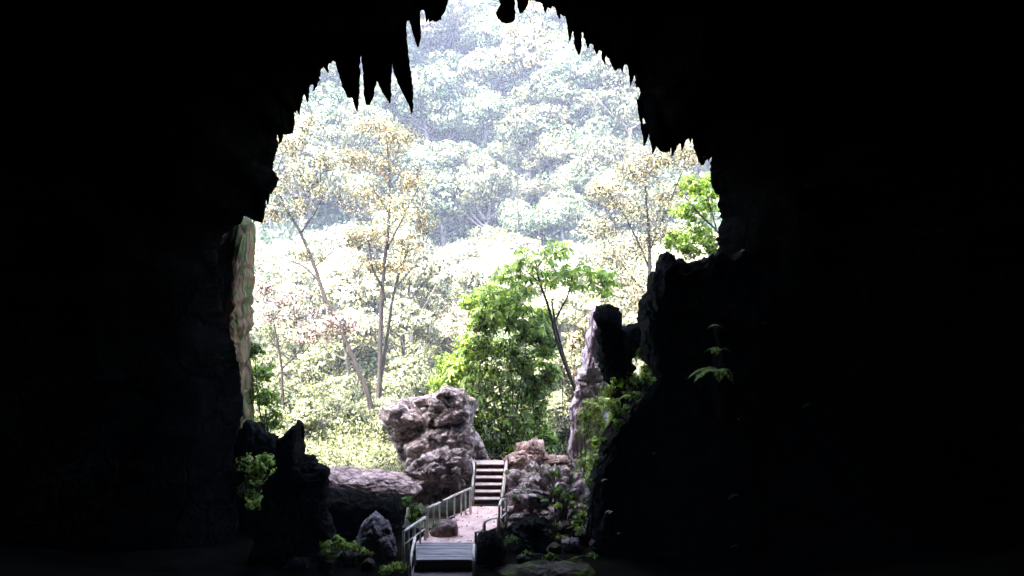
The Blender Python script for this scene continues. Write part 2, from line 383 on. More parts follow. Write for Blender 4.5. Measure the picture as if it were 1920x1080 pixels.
stal('short stump of a stalactite on the upper right roof', [(1118, 70, 9), (1119, 88, 6), (1119, 100, 2)], 36.0)
stal('short broad stalactite near the upper right bend of the roof', [(1150, 95, 14), (1152, 115, 9), (1154, 131, 3)], 36.0)
stal('hooked stalactite low on the left edge of the roof', [(485, 350, 14), (488, 385, 9), (490, 405, 5), (491, 418, 1)], 35.9)
stal('thin stalactite on the left side above the pale tree tops', [(540, 185, 12), (546, 215, 5), (548, 235, 4), (548, 251, 1)], 36.0)
stal('dangling stalactite low on the right edge of the roof', [(1310, 255, 12), (1312, 280, 9), (1316, 298, 7), (1317, 309, 3)], 36.0)
stal('fluted curtain stalactite at the right corner of the roof', [(1235, 180, 30), (1232, 225, 22), (1240, 262, 18), (1248, 284, 9)], 35.8)

RG = 'short ragged tips along the cave rim'
for k, (x, y, h_, w_) in enumerate([(1203, 205, 30, 6), (1210, 250, 24, 6), (1226, 262, 26, 7), (1262, 262, 30, 8), (1278, 258, 24, 6), (1133, 95, 26, 6), (1168, 112, 22, 7), (1102, 70, 20, 6), (1185, 135, 26, 6), (1330, 262, 40, 6), (1048, 15, 20, 6), (1022, 4, 20, 6),
        (612, 112, 24, 6), (590, 148, 22, 6), (575, 165, 26, 6), (560, 185, 30, 6), (512, 255, 30, 7), (526, 248, 22, 6), (500, 352, 30, 6), (478, 392, 26, 6), (734, 92, 34, 5), (706, 118, 40, 5), (760, 40, 22, 4), (800, 20, 22, 5), (1292, 245, 22, 6), (1070, 50, 26, 6)]):
    L0 = [(x, y-18, w_*1.6), (x+R.uniform(-1, 1), y, w_), (x+R.uniform(-2, 2), y+h_*.6, w_*.55), (x+R.uniform(-3, 3), y+h_, 1)]
    stal('', L0, 36+R.uniform(-.2, .2)); o = COL.objects[-1]; o.name = 'stalactite'; o['label'] = 'short ragged black tip among many along the cave rim'; o['group'] = RG
# ------------------------------------------------------------------ rocks at the mouth
rock('mossy_cliff', 'mossy brown cliff lit along the left side of the cave mouth', 'rock face',
     [(395,440),(420,430),(445,408),(464,400),(470,420),(469,470),(464,560),(458,640),(459,700),(464,760),(468,800),(466,840),(430,850),(400,800),(380,650),(385,500)], 39.4, 1.4, RIMR, jag=5, amp=.12, fs=1.3, flute=.5, nt=200)
rock('rock_spire', 'black jagged rock spire left of the stairway, its tip against the greenery', 'rock',
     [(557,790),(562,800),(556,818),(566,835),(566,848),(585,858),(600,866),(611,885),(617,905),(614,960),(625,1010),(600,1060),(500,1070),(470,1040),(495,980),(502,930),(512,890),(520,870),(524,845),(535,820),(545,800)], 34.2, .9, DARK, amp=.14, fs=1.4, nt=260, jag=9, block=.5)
rock('rock_ledge', 'long pinkish rock ledge lying like a log beside the big boulder', 'rock ledge',
     [(600,886),(630,882),(655,883),(680,889),(715,890),(745,894),(772,902),(790,915),(770,926),(735,929),(700,926),(665,921),(630,926),(600,930)], 38.6, 1.2, PINK, lean=.5, amp=.1, fs=1.6, block=.5)
rock('shadow_fill_rock', 'added black rock mass standing in for the shadow in the hollow under the pinkish ledge', 'rock',
     [(590,915),(640,915),(700,922),(748,928),(762,950),(755,985),(720,1005),(660,1010),(600,1010),(580,960)], 37.6, 1.0, DARK, amp=.1)  # added rock; its black colour stands in for the shadowed hollow
rock('peaked_rock', 'grey peaked rock under the ledge, left of the handrail', 'rock',
     [(703,967),(715,973),(728,985),(737,1005),(742,1040),(730,1062),(690,1062),(665,1040),(670,1005),(680,985),(692,972)], 34.6, .7, GREY, amp=.1, fs=1.8, block=.6)
B = [(722,775),(735,762),(755,752),(775,748),(800,742),(822,736),(848,732),(868,738),(876,752),(885,775),(888,800),(900,820),(905,835),(893,850),(880,862),(850,862),(820,866),(795,862),(778,868),(765,872),(752,856),(740,830),(726,812),(718,795)]
rock('boulder', 'largest boulder, grey pink and deeply cracked, above the left handrail', 'boulder', B, 43.2, 1.7, STONE, amp=.26, fs=.9, flute=.1, block=.8, crack=.35, nt=240, nl=80)
rock('cap_rock', 'split upper right block of the largest boulder, overhanging its cracks', 'rock', [(808,745),(828,734),(852,731),(868,738),(872,752),(880,770),(882,792),(862,797),(835,796),(815,800),(806,780)], 41.9, .8, STONE, amp=.14, fs=1.6, block=.6, crack=.4, nt=160, seed=4)
rock('slab_rock', 'tilted slab resting against the foot of the largest boulder', 'rock', [(760,835),(785,822),(800,812),(825,800),(850,797),(880,800),(888,820),(886,850),(860,858),(820,870),(790,884),(768,880)], 41.7, .9, STONE, amp=.14, fs=1.5, block=.6, crack=.4, seed=7, nt=160)
rock('foot_rock', 'jagged pinkish rock between the largest boulder and the left stair rail', 'rock', [(756,905),(765,882),(790,862),(820,848),(850,840),(872,842),(884,865),(886,900),(876,925),(840,935),(800,945),(765,935)], 40.4, 1.0, STONE, amp=.2, fs=1.5, block=.7, seed=11, nt=180, nl=60)
rock('wedge_rock', 'small wedge of rock just behind the top left end of the stairs', 'rock', [(880,845),(895,835),(908,845),(918,862),(905,872),(885,868)], 43., .5, PINK, amp=.1, fs=3)
rock('landing_rock', 'small brown rock lying on the pink landing by the left handrail', 'rock', [(812,985),(822,977),(840,976),(856,980),(859,995),(856,1008),(835,1010),(812,1008),(806,998)], 35.0, .38, PINKM, amp=.05, fs=3.5, nt=100, nl=30)
rock('crag', 'twisted pale pink crag beside the top right end of the stairs', 'rock', [(948,858),(960,848),(975,845),(985,832),(1000,828),(1014,838),(1020,852),(1040,858),(1062,856),(1070,868),(1050,880),(1035,890),(1010,905),(975,905),(955,895)], 41.4, .8, PINK, amp=.2, fs=1.8, block=.7, seed=5, nt=180, nl=60)
rock('side_rock', 'cracked brown rock just right of the lower stair rail', 'rock', [(950,895),(970,885),(1000,880),(1025,886),(1040,905),(1035,935),(1000,950),(965,960),(950,940)], 39.6, .9, RUBL, lean=.3, amp=.18, fs=2, block=.8, seed=9, nt=160, nl=50)
rock('rubble_mound', 'rough heap of broken rock sloping down right of the landing', 'rock', [(955,930),(985,905),(1020,890),(1060,888),(1095,900),(1110,930),(1112,970),(1090,1000),(1040,1010),(990,1005),(958,985)], 38.3, 1.1, RUBL, lean=.45, amp=.24, fs=2, block=.9, jag=6, seed=3, nt=220, nl=80)
rock('dark_boulder', 'black rounded boulder at the right edge of the plank walkway', 'rock', [(893,1010),(905,1000),(925,998),(940,1006),(948,1030),(945,1055),(925,1070),(900,1068),(892,1045)], 33.8, .6, DARK, amp=.08, fs=2)
rock('low_boulder', 'dark boulder below the heap of broken rock', 'rock', [(962,992),(978,975),(1000,970),(1020,980),(1032,1000),(1040,1025),(1000,1040),(965,1025)], 35.6, .7, DARK, amp=.14, fs=2.4, seed=2)  # same near-black rock colour as the outcrop
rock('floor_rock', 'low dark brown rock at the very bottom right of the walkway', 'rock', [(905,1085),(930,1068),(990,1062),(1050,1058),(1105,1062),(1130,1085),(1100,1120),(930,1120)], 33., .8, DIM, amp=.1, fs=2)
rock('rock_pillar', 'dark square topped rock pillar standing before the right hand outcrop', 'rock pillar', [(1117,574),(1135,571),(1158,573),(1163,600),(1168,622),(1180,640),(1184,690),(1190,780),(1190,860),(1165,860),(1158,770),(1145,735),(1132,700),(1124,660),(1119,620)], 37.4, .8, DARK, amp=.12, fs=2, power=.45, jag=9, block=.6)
rock('lit_rock_fin', 'pale pink fluted rock fin standing in for the lit left face of the dark square topped pillar', 'rock fin', [(1106,592),(1112,582),(1120,577),(1125,620),(1130,660),(1138,700),(1142,760),(1138,850),(1132,920),(1078,920),(1066,850),(1070,780),(1072,750),(1082,725),(1086,700),(1092,690),(1096,655),(1102,640)], 41.2, .9, PALE, jag=6, block=.5, amp=.16, fs=2, flute=.8, nt=180, nl=60)  # separate pale rock made as the lit left face of the pillar
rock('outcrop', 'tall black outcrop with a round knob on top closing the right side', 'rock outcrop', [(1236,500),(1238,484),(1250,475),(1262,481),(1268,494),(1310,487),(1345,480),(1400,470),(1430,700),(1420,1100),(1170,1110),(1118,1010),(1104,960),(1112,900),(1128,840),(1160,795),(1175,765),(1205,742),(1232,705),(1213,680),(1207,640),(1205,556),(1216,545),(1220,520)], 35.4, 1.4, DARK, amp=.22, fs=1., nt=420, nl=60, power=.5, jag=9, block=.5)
rock('fern_ledge', 'narrow black ledge bearing the arching fern', 'rock', [(1335,610),(1352,608),(1385,640),(1400,800),(1350,790),(1325,720),(1338,690),(1342,650)], 33.4, .75, DARK, amp=.06, fs=2)
rock('low_block', 'dark low block of rock between the pillar and the black outcrop', 'rock', [(1165,612),(1185,606),(1205,610),(1212,640),(1208,668),(1180,672),(1168,650)], 37., .6, DARK, amp=.1, fs=2, jag=10, block=.6)
rock('corner_rock', 'broken grey rocks at the foot of the mossy left rock face', 'rock', [(436,845),(450,815),(462,790),(480,795),(495,812),(512,820),(525,850),(530,1000),(480,1020),(430,1010)], 37.6, .7, DARK, amp=.2, fs=3, seed=6, nt=160, nl=50)

# ------------------------------------------------------------------ stairs, landing, boardwalk
ZL = -.26
st = empty('staircase', (P(912, 955, 39).x, 39., ZL), 'short flight of pale wooden steps with dark red risers, rising between two handrails', 'stairs')
NS = 6; D0, TR, RI = 39.0, .36, .195
for i in range(NS):
    d = D0+i*TR; z = ZL+RI*(i+1)
    xa, xb = P(889+i*.9, 900, d).x, P(937+i*1.7, 900, d).x
    v, f = box((xa, d-.04, z-.04), (xb, d+TR, z)); link('tread', mesh('tread', v, f), TREAD, st, False)
    v, f = box((xa+.02, d+.012, z-RI-.0), (xb-.02, d+.05, z-.041)); link('riser', mesh('riser', v, f), RISER, st, False)
for s in (0, 1):
    xa = P((886, 939)[s], 900, 39).x; xb = P((891, 947)[s], 900, 41.2).x; v = []; f = []
    for k, (d, z) in enumerate([(38.9, ZL-.02), (38.9, ZL+.3), (D0+NS*TR, ZL+RI*NS+.13), (D0+NS*TR, ZL+RI*NS-.35)]):
        x = xa+(xb-xa)*(d-38.9)/2.2; o_ = -.03 if s == 0 else .03
        v += [(x-.025+o_, d, z), (x+.025+o_, d, z)]
    f = [(0, 2, 3, 1), (2, 4, 5, 3), (4, 6, 7, 5), (6, 0, 1, 7), (0, 6, 4, 2), (1, 3, 5, 7)]
    link('stringer', mesh('stringer', v, f), RAIL, st, False)
v, f = box((P(890, 900, 41.2).x-.3, D0+NS*TR+.003, ZL+RI*NS-.3), (P(947, 900, 41.2).x+.2, D0+NS*TR+.35, ZL+RI*NS-.005)); link('top_platform', mesh('top_platform', v, f), TREAD, st, False)

lq = [G(884, 949.3, ZL), G(941, 949.3, ZL), G(938, 985, ZL), G(912, 996, ZL), G(893, 1012, ZL), G(889, 1020, ZL), G(776, 1020, ZL), G(796, 1004, ZL), G(830, 984, ZL)]
v, f = prism(lq, ZL, .22); o = link('landing', mesh('landing', v, f), LAND, None, False); tag(o, 'smooth pink landing between the steps and the grey planks', 'landing')
bw = empty('boardwalk', (P(832, 1050, 33).x, 32.5, -.5), 'grey plank boardwalk with one step down, nearest the camera', 'boardwalk')
def planks(name, pts, z, n):
    a, b, c, d = pts    # far left, far right, near right, near left
    V = []; Fc = []
    for i in range(n):
        t0, t1 = i/n, (i+1)/n-.02; q = [a.lerp(d, t0), b.lerp(c, t0), b.lerp(c, t1), a.lerp(d, t1)]
        vv, ff = prism(q, z+R.uniform(-.006, .006), .05); k = len(V); V += vv; Fc += [tuple(k+i for i in g) for g in ff]
    return link(name, mesh(name, V, Fc), PLANK, bw, False)
ZU, ZD = -.24, -.62
planks('upper_deck', [G(780, 1017, ZU), G(889, 1017, ZU), G(889, 1050, ZU), G(775, 1050, ZU)], ZU, 11)
planks('lower_deck', [G(777, 1058, ZD), G(888, 1058, ZD), G(890, 1130, ZD), G(768, 1130, ZD)], ZD, 18)
a, b = G(776, 1050, ZU), G(889, 1050, ZU)
v, f = box((a.x, a.y+.02, ZD), (b.x, a.y+.07, ZU-.06)); link('step_board', mesh('step_board', v, f), RISER, bw, False)
for px in (780, 886):
    q = G(px, 1055, ZD); v, f = box((q.x-.06, q.y-3, ZD-.35), (q.x+.06, q.y+1.5, ZD-.06)); link('beam', mesh('beam', v, f), PLANK, bw, False)

def railing(label, top, posts, balus, mids=()):
    b0 = posts[0][0]; root = empty('handrail', b0, label, 'handrail')
    t = Tube(); t.add(smoothpath(top, 3), .046, 8, .06); t.build('top_rail', RAIL, root)
    for p, q in posts: t = Tube(); t.add([p-Vector((0, 0, .15)), p.lerp(q, .5)+Vector((R.uniform(-.01, .01), 0, 0)), q+Vector((0, 0, .03))], [.05, .047, .045], 8, .05); t.build('post', RAIL, root)
    for p, q in balus: t = Tube(); t.add([p, p.lerp(q, .5), q], .03, 6, .05); t.build('baluster', RAIL, root)
    for m_ in mids: t = Tube(); t.add(m_, .024, 6, .05); t.build('lower_rail', RAIL, root)
def pp(px, yb, yt, z=ZL):
    b = G(px, yb, z); return b, P(px, yt, b.y)
# left stair rail
def sp_(px, i, yt): d = D0+i*TR; return Vector((P(px, 900, d).x, d, ZL+RI*i)), P(px, yt, d)
S = [sp_(886, 0, 914), sp_(887, 2, 896), sp_(888, 4.2, 872), (Vector((P(874, 900, 42.6).x, 42.6, ZL+RI*6)), P(873, 838, 42.6))]
railing('pale rail climbing the left side of the steps', [q for p, q in S], S, [sp_(886.5, 1, 905), sp_(887.5, 3, 884)], [[p.lerp(q, .5) for p, q in S[:3]]])
S = [sp_(941, 0, 936), sp_(945, 1.5, 915), sp_(949, 3.5, 890), sp_(950, 6, 856)]
railing('pale rail climbing the right side of the steps', [P(940, 938, 38.7)]+[q for p, q in S], S, [sp_(943, .8, 926), sp_(947, 2.5, 902), sp_(950, 4.7, 875)])
S = [pp(882, 962, 916), pp(852, 971, 929), pp(824, 983, 943), pp(801, 1008, 953)]
railing('slatted rail slanting along the left side of the pink landing', [q for p, q in S], [S[0], S[3]], [S[1], S[2]]+[pp(x, y, t_) for x, y, t_ in ((838, 977, 936), (865, 968, 923), (813, 994, 948), (873, 965, 919))], [[p.lerp(q, .12) for p, q in S]])
S = [pp(797, 1012, 970), pp(776, 1030, 984), pp(757, 1046, 997)]
railing('bent rail running down left beside the grey planks', [q for p, q in S], S, [pp(788, 1020, 977), pp(766, 1038, 991)], [[p.lerp(q, .5) for p, q in S]])
S = [pp(778, 1050, 1008, ZU), pp(769, 1110, 1062, ZD)]
railing('thin pale rail at the left edge of the lowest planks', [q for p, q in S]+[P(770, 1140, 30.5)], S, [])
S = [pp(936, 1000, 950), pp(949, 985, 938)]
railing('short double post rail at the right edge of the landing', [P(950, 936, S[1][0].y), P(940, 938, S[0][0].y+.6), S[0][1]], S, [], [[p.lerp(q, .5) for p, q in S]])
S = [pp(934, 1000, 971), pp(909, 1016, 979), pp(892, 1044, 999)]
railing('crooked low rail around the black boulder right of the planks', [S[0][1], P(920, 973, 35.5), S[1][1], P(905, 992, 34), S[2][1]], S, [])
S = [pp(889, 1052, 1022, ZU), pp(888, 1110, 1052, ZD)]
railing('white post rail at the right edge of the lowest planks', [q for p, q in S]+[P(887, 1140, 30.6)], S, [])

# ------------------------------------------------------------------ foliage
def lobe_leaves(lobes, size, dens, aspect, clump=.35, droop=.3, shell=.5, nrm=.55):
    """lobes (centre Vector, rx, ry, rz). leaves gathered in sub-clumps spread through each lobe"""
    Cs = []; Os = []
    for c, rx, ry, rz in lobes:
        c = np.array(c); rv = np.array((rx, ry, rz)); mean = (rx*ry*rz)**(1/3)
        nc = max(4, int(dens[0]))
        d = NR.normal(size=(nc, 3)); d /= np.linalg.norm(d, axis=1)[:, None]
        rad = NR.uniform(shell, 1.0, nc)**.7
        cc = c+d*rad[:, None]*rv
        for q, dd in zip(cc, d):
            k = int(dens[1]*NR.uniform(.5, 1.4)); cr = mean*clump*NR.uniform(.5, 1.3)
            e = NR.normal(size=(k, 3))*.5*cr*np.array((1.1, 1.1, .75)); Cs.append(q+e); Os.append(e/(cr)*.6+dd*.9)
    C = np.concatenate(Cs); O = np.concatenate(Os)
    V = leaf_quads(C, size, aspect, droop, O, 0., nrm); return V
def crown(name, V, mat, parent): return link(name, mesh_np(name, V, len(V)//4), mat, parent, False)
def tree(name, label, cat, d, trunk, branches, lobes, size, dens, mat, bark=BARK, aspect=.5, clump=.35, droop=.3, shell=.4, group=None, thick=1., yspread=0.7, twigs=True):
    """trunk [(px,py,half width px, dd)], branches lists of the same, lobes [(px,py,rx,ry[,dd])]"""
    base = P(trunk[0][0], trunk[0][1], d)
    gz = height(base.x, base.y)-.15; sink = gz < base.z-.05
    if sink: base.z = gz
    root = empty(name, base, label, cat, group)
    def path(l, nm):
        if nm == 'trunk' and sink: l = [l[0]]+list(l)
        pts = [P(q[0], q[1], d+(q[3] if len(q) > 3 else 0)) for q in l]; sub = 4
        if nm == 'trunk' and sink: pts[0].z = gz
        sm_ = smoothpath(pts, sub, .015); rad = []
        for i in range(len(l)-1):
            for k in range(sub): rad.append(M(l[i][2]+(l[i+1][2]-l[i][2])*k/sub, d)*thick*.68)
        rad.append(M(l[-1][2], d)*thick); t = Tube(); t.add(sm_, rad, 8, .08); return t, sm_
    t, main = path(trunk, 'trunk'); 
    LB = []
    for l in lobes:
        dd = l[4] if len(l) > 4 else R.uniform(-1, 1)*yspread
        LB.append((P(l[0], l[1], d+dd), M(l[2], d), M((l[2]+l[3])/2, d), M(l[3], d)))
    t.build('trunk', bark, root)
    ends = list(main)
    for b in branches:
        t, s_ = path(b, 'branch'); t.build('branch', bark, root); ends += s_
    if twigs:
        t = Tube()
        for c, rx, ry, rz in LB:
            s0 = min(ends, key=lambda e: (e-c).length+max(0, e.z-c.z)*2)
            L = (s0-c).length; rr = min(.05, .012*L+.012)
            md = s0.lerp(c, .5)+Vector((R.uniform(-.1, .1)*L, R.uniform(-.1, .1)*L, -.08*L))
            t.add(smoothpath([s0, md, c], 3), [rr*(1-.1*i) for i in range(7)], 5)
            for k in range(6):
                e = c+Vector((R.uniform(-1, 1)*rx, R.uniform(-1, 1)*ry, R.uniform(-.6, 1)*rz))*.85
                t.add([c, c.lerp(e, .5)+Vector((0, 0, -.05*rz)), e], [rr*.5, rr*.35, .006], 4)
        t.build('twigs', bark, root)['kind'] = 'stuff'
    crown('crown', lobe_leaves(LB, size, dens, aspect, clump, droop, shell), mat, root)
    return root

# tree with orange leaves, left of centre
R.seed(3)
tree('tree', 'tall slender tree with orange brown leaves and twin stems, behind the largest boulder', 'tree', 56,
     [(708, 775, 8), (712, 700, 7), (714, 600, 6), (720, 500, 5), (730, 400, 4), (728, 300, 2.5), (722, 230, 1.2)],
     [[(712, 720, 5), (728, 620, 4, .4), (740, 540, 3.5, .6), (765, 470, 2, 1)], [(718, 540, 4), (698, 500, 2.5, -.4), (690, 440, 1.5, -.6)], [(724, 470, 3.5), (760, 400, 2, .5), (785, 350, 1, .8)], [(730, 400, 3), (690, 340, 1.5), (660, 310, 1)], [(728, 330, 2), (750, 270, 1)], [(740, 540, 3), (775, 500, 1.5)]],
     [(700, 235, 55, 28), (740, 260, 40, 30), (660, 300, 45, 30), (720, 310, 55, 35), (775, 340, 45, 35), (680, 370, 60, 38), (745, 390, 65, 40), (790, 410, 35, 35), (700, 440, 55, 35), (765, 455, 45, 30), (665, 450, 35, 25), (740, 500, 50, 20), (690, 500, 40, 22)],
     .15, (34, 26), L_ORANGE, shell=.1, clump=.4)
tree('tree', 'thin leaning tree slanting up to the left from beside the twin stemmed tree', 'tree', 54,
     [(697, 775, 6), (690, 740, 5.5), (665, 680, 4.5), (640, 620, 4), (610, 560, 4), (590, 500, 3.5), (560, 430, 3), (535, 390, 2), (515, 340, 1)],
     [[(600, 530, 2.5), (570, 500, 1.5), (545, 490, 1)], [(562, 440, 2), (590, 400, 1.2), (605, 370, .8)], [(590, 500, 2), (625, 470, 1)]],
     [(520, 350, 38, 28), (555, 320, 45, 30), (510, 400, 30, 25), (590, 345, 40, 30), (560, 385, 35, 25), (600, 300, 35, 25), (570, 480, 40, 18), (540, 270, 30, 25), (575, 240, 35, 28)],
     .15, (22, 24), L_YELLOW, shell=.1, thick=1.35)
tree('tree', 'small forked tree with dry pinkish leaves near the left rock face', 'tree', 50,
     [(531, 800, 4), (530, 740, 4), (528, 690, 3.5), (520, 640, 2.5), (512, 600, 1.2)],
     [[(530, 690, 3), (555, 665, 2.2), (572, 640, 1.5), (600, 610, 1)], [(524, 655, 2), (500, 620, 1)]],
     [(510, 590, 40, 25), (560, 600, 45, 28), (610, 600, 45, 25), (590, 630, 45, 20), (500, 540, 35, 28), (650, 610, 40, 20), (540, 560, 40, 20)],
     .17, (26, 22), L_PINKISH, shell=.1)
# right hand pale tree
tree('tree', 'broad pale yellow tree reaching up to the right corner of the roof', 'tree', 52,
     [(1216, 760, 6), (1219, 640, 6), (1218, 520, 5), (1216, 430, 4), (1210, 350, 2), (1215, 300, 1)],
     [[(1217, 500, 3), (1180, 420, 2), (1150, 370, 1)], [(1218, 470, 3), (1255, 380, 2), (1280, 320, 1)], [(1218, 560, 3), (1170, 500, 1.6), (1140, 450, 1)], [(1219, 600, 3), (1180, 560, 1.5)]],
     [(1140, 360, 40, 32), (1190, 320, 45, 32), (1240, 300, 45, 28), (1285, 290, 35, 28), (1130, 420, 45, 35), (1190, 390, 55, 38), (1245, 370, 45, 35), (1150, 480, 50, 35), (1200, 460, 45, 35), (1180, 530, 50, 30), (1130, 540, 35, 30), (1290, 350, 40, 30), (1200, 570, 40, 25), (1250, 440, 40, 30), (1150, 590, 40, 25)],
     .14, (40, 28), L_YELLOW, shell=.1, clump=.42)
tree('tree', 'fresh green tree poking in at the right edge of the mouth', 'tree', 44,
     [(1420, 560, 5), (1390, 500, 4), (1350, 440, 3), (1310, 400, 2), (1285, 370, 1)],
     [[(1345, 435, 2), (1320, 350, 1.2), (1310, 330, .8)]],
     [(1300, 350, 30, 25), (1325, 390, 35, 30), (1280, 400, 28, 25), (1310, 440, 35, 28), (1340, 350, 30, 30), (1270, 450, 24, 20), (1290, 470, 25, 14), (1335, 460, 20, 20)],
     .17, (30, 22), L_LIME, shell=.2)
# large leaved tree, palm shaped leaves
def palmate(points, size, droop=.55):
    Vs = []
    for c, d in points:
        c = np.array(c); n = 7; L = size*NR.uniform(.7, 1.25)
        ax = np.array((d[0]*.6+NR.normal()*.3, -.35+NR.normal()*.3, .75)); ax /= np.linalg.norm(ax)
        u = np.cross(ax, (0, 1, 0)); u /= np.linalg.norm(u); w = np.cross(ax, u); ph = NR.uniform(0, 6.28)
        for k in range(n):
            a = ph+k*2*PI/n*.92; dr = u*math.cos(a)+w*math.sin(a)-ax*.0; dr = dr+np.array((0, 0, -droop)); dr /= np.linalg.norm(dr)
            sd = np.cross(dr, ax); sd /= np.linalg.norm(sd)+1e-9
            Vs += [c, c+dr*L*.55+sd*L*.17, c+dr*L+np.array((0, 0, -.1*L)), c+dr*L*.55-sd*L*.17]
    return np.array(Vs)
def bigleaf_tree():
    d = 43.5
    root = tree('broadleaf_tree', 'big leaved bright green tree forking above the crag, right of centre', 'tree', d,
     [(1092, 800, 5), (1080, 735, 5), (1062, 690, 4.5), (1045, 640, 4), (1030, 580, 3.5), (1012, 530, 3), (1005, 490, 2)],
     [[(1037, 610, 3), (1052, 580, 2.5), (1066, 550, 2), (1075, 510, 1.5), (1090, 490, 1)], [(1088, 760, 4, .3), (1058, 670, 3.5, .4), (1040, 600, 3, .6), (1035, 560, 2, .6)], [(1012, 530, 2), (980, 505, 1.2), (950, 510, .8)], [(1008, 500, 1.5), (1030, 470, 1)], [(1080, 505, 1.2), (1120, 515, .8), (1140, 530, .6)]],
     [(1000, 500, 25, 14), (1060, 520, 20, 10)], .1, (5, 3), L_LIME)
    pts = []
    for px, py, rx, ry, n in [(1005, 480, 40, 20, 26), (1045, 465, 28, 16, 16), (965, 505, 35, 18, 22), (940, 530, 22, 18, 14), (1050, 515, 28, 14, 16), (935, 560, 35, 18, 20), (970, 570, 30, 20, 16), (915, 590, 30, 16, 14), (1000, 600, 22, 18, 10), (900, 545, 18, 12, 6), (1100, 520, 38, 20, 26), (1140, 520, 22, 14, 14), (1120, 545, 25, 10, 10), (985, 540, 28, 14, 14), (1010, 520, 25, 12, 10), (1080, 500, 25, 12, 10)]:
        for _ in range(n):
            a = R.uniform(-1, 1); b = R.uniform(-1, 1); pts.append((P(px+a*rx, py+b*ry, d+R.uniform(-1, 1)), (a, b)))
    V = palmate(pts, .36); crown('leaves', V, L_LIME, root)
bigleaf_tree()
def mound(name, label, cat, d, lobes, size, dens, mat, stems=6, group=None, aspect=.5, droop=.4, shell=.2, clump=.4, yspread=.6, pal=0, bark=BARK, zb=None):
    gx = sum(l[0] for l in lobes)/len(lobes); gy = max(l[1]+l[3] for l in lobes); base = P(gx, gy, d)
    if zb is not None: base.z = zb
    root = empty(name, base, label, cat, group)
    LB = [(P(l[0], l[1], d+(l[4] if len(l) > 4 else R.uniform(-1, 1)*yspread)), M(l[2], d), M((l[2]+l[3])/2, d), M(l[3], d)) for l in lobes]
    t = Tube()
    for i in range(stems):
        c = LB[i % len(LB)][0]; b = base+Vector((R.uniform(-.3, .3), R.uniform(-.2, .2), -.05))
        t.add(smoothpath([b, b.lerp(c, .5)+Vector((R.uniform(-.15, .15), 0, .1)), c], 3), [.035*(1-.11*k) for k in range(7)], 5)
    t.build('stem', bark, root)
    V = lobe_leaves(LB, size, dens, aspect, clump, droop, shell)
    if pal:
        pts = []
        for c, rx, ry, rz in LB:
            for _ in range(pal):
                u = Vector((R.uniform(-1, 1), R.uniform(-1, .4), R.uniform(-.8, 1))); pts.append((c+Vector((u.x*rx, u.y*ry, u.z*rz)), (u.x, u.z)))
        V = np.concatenate([V, palmate(pts, size*1.8)])
    crown('foliage', V, mat, root); return root
mound('leafy_tree', 'dense deep green leafy tree with drooping leaves right behind the top of the steps', 'tree', 45.5,
      [(905, 600, 28, 28), (950, 590, 35, 30), (990, 620, 30, 30), (890, 650, 35, 30), (935, 650, 45, 38), (985, 680, 40, 35), (870, 700, 40, 30), (920, 710, 50, 40), (970, 740, 50, 40), (1005, 730, 30, 40), (900, 770, 45, 40), (950, 800, 50, 40), (1000, 800, 38, 40), (925, 840, 45, 30), (985, 845, 45, 25), (1020, 830, 25, 30), (930, 560, 30, 20), (885, 815, 30, 35), (1015, 600, 22, 25), (1025, 650, 22, 30), (1035, 700, 18, 25)],
      .19, (40, 26), L_DEEP, stems=12, pal=14, yspread=.9, clump=.4, zb=-.3)
mound('leafy_bush', 'lime green bush at the left skirt of the deep green leafy tree', 'bush', 48, [(850, 690, 30, 30), (830, 720, 28, 25), (860, 740, 30, 30), (835, 680, 22, 22), (880, 570, 25, 18), (905, 560, 25, 18)], .18, (28, 22), L_LIME, stems=5, zb=-.2)
mound('shrub', 'green shrub growing up the left rock face', 'shrub', 40.5, [(478, 660, 22, 18), (490, 700, 28, 22), (480, 740, 22, 25), (505, 745, 25, 25), (515, 785, 25, 25), (495, 800, 30, 22)], .17, (22, 14), L_GREEN, stems=5)
mound('shrub', 'dark green shrub in the shade between the left wall and the black spire', 'shrub', 36.4, [(468, 870, 25, 18), (490, 890, 25, 22), (470, 915, 22, 20), (500, 865, 14, 18), (480, 940, 20, 14)], .15, (20, 14), L_FRESH, stems=6)
mound('shrub', 'lime green plant low at the foot of the left wall', 'shrub', 35.6, [(468, 945, 18, 8), (485, 942, 10, 8)], .13, (10, 12), L_FRESH, stems=3)
mound('shrub', 'bright green plant on the dark floor below the black spire', 'shrub', 33.4, [(585, 1012, 18, 10), (608, 1020, 18, 12), (630, 1015, 14, 12), (655, 1022, 18, 8), (615, 1038, 16, 7)], .13, (16, 12), L_FRESH, stems=5)
mound('shrub', 'lime green leaves beside the foot of the peaked rock', 'shrub', 33.2, [(672, 1028, 14, 8), (690, 1036, 12, 8), (640, 1024, 10, 8)], .12, (9, 12), L_FRESH, stems=4)
mound('shrub', 'yellow green plant at the bottom left of the plank walkway', 'shrub', 32.4, [(725, 1068, 18, 9), (748, 1062, 15, 10), (738, 1078, 25, 8)], .14, (14, 14), L_FRESH, stems=4)
mound('shrub', 'small green plant between the ledge and the slatted rail', 'shrub', 37.2, [(762, 940, 12, 12), (775, 955, 12, 12), (770, 970, 12, 10), (785, 962, 8, 10)], .13, (14, 12), L_GREEN, stems=4)
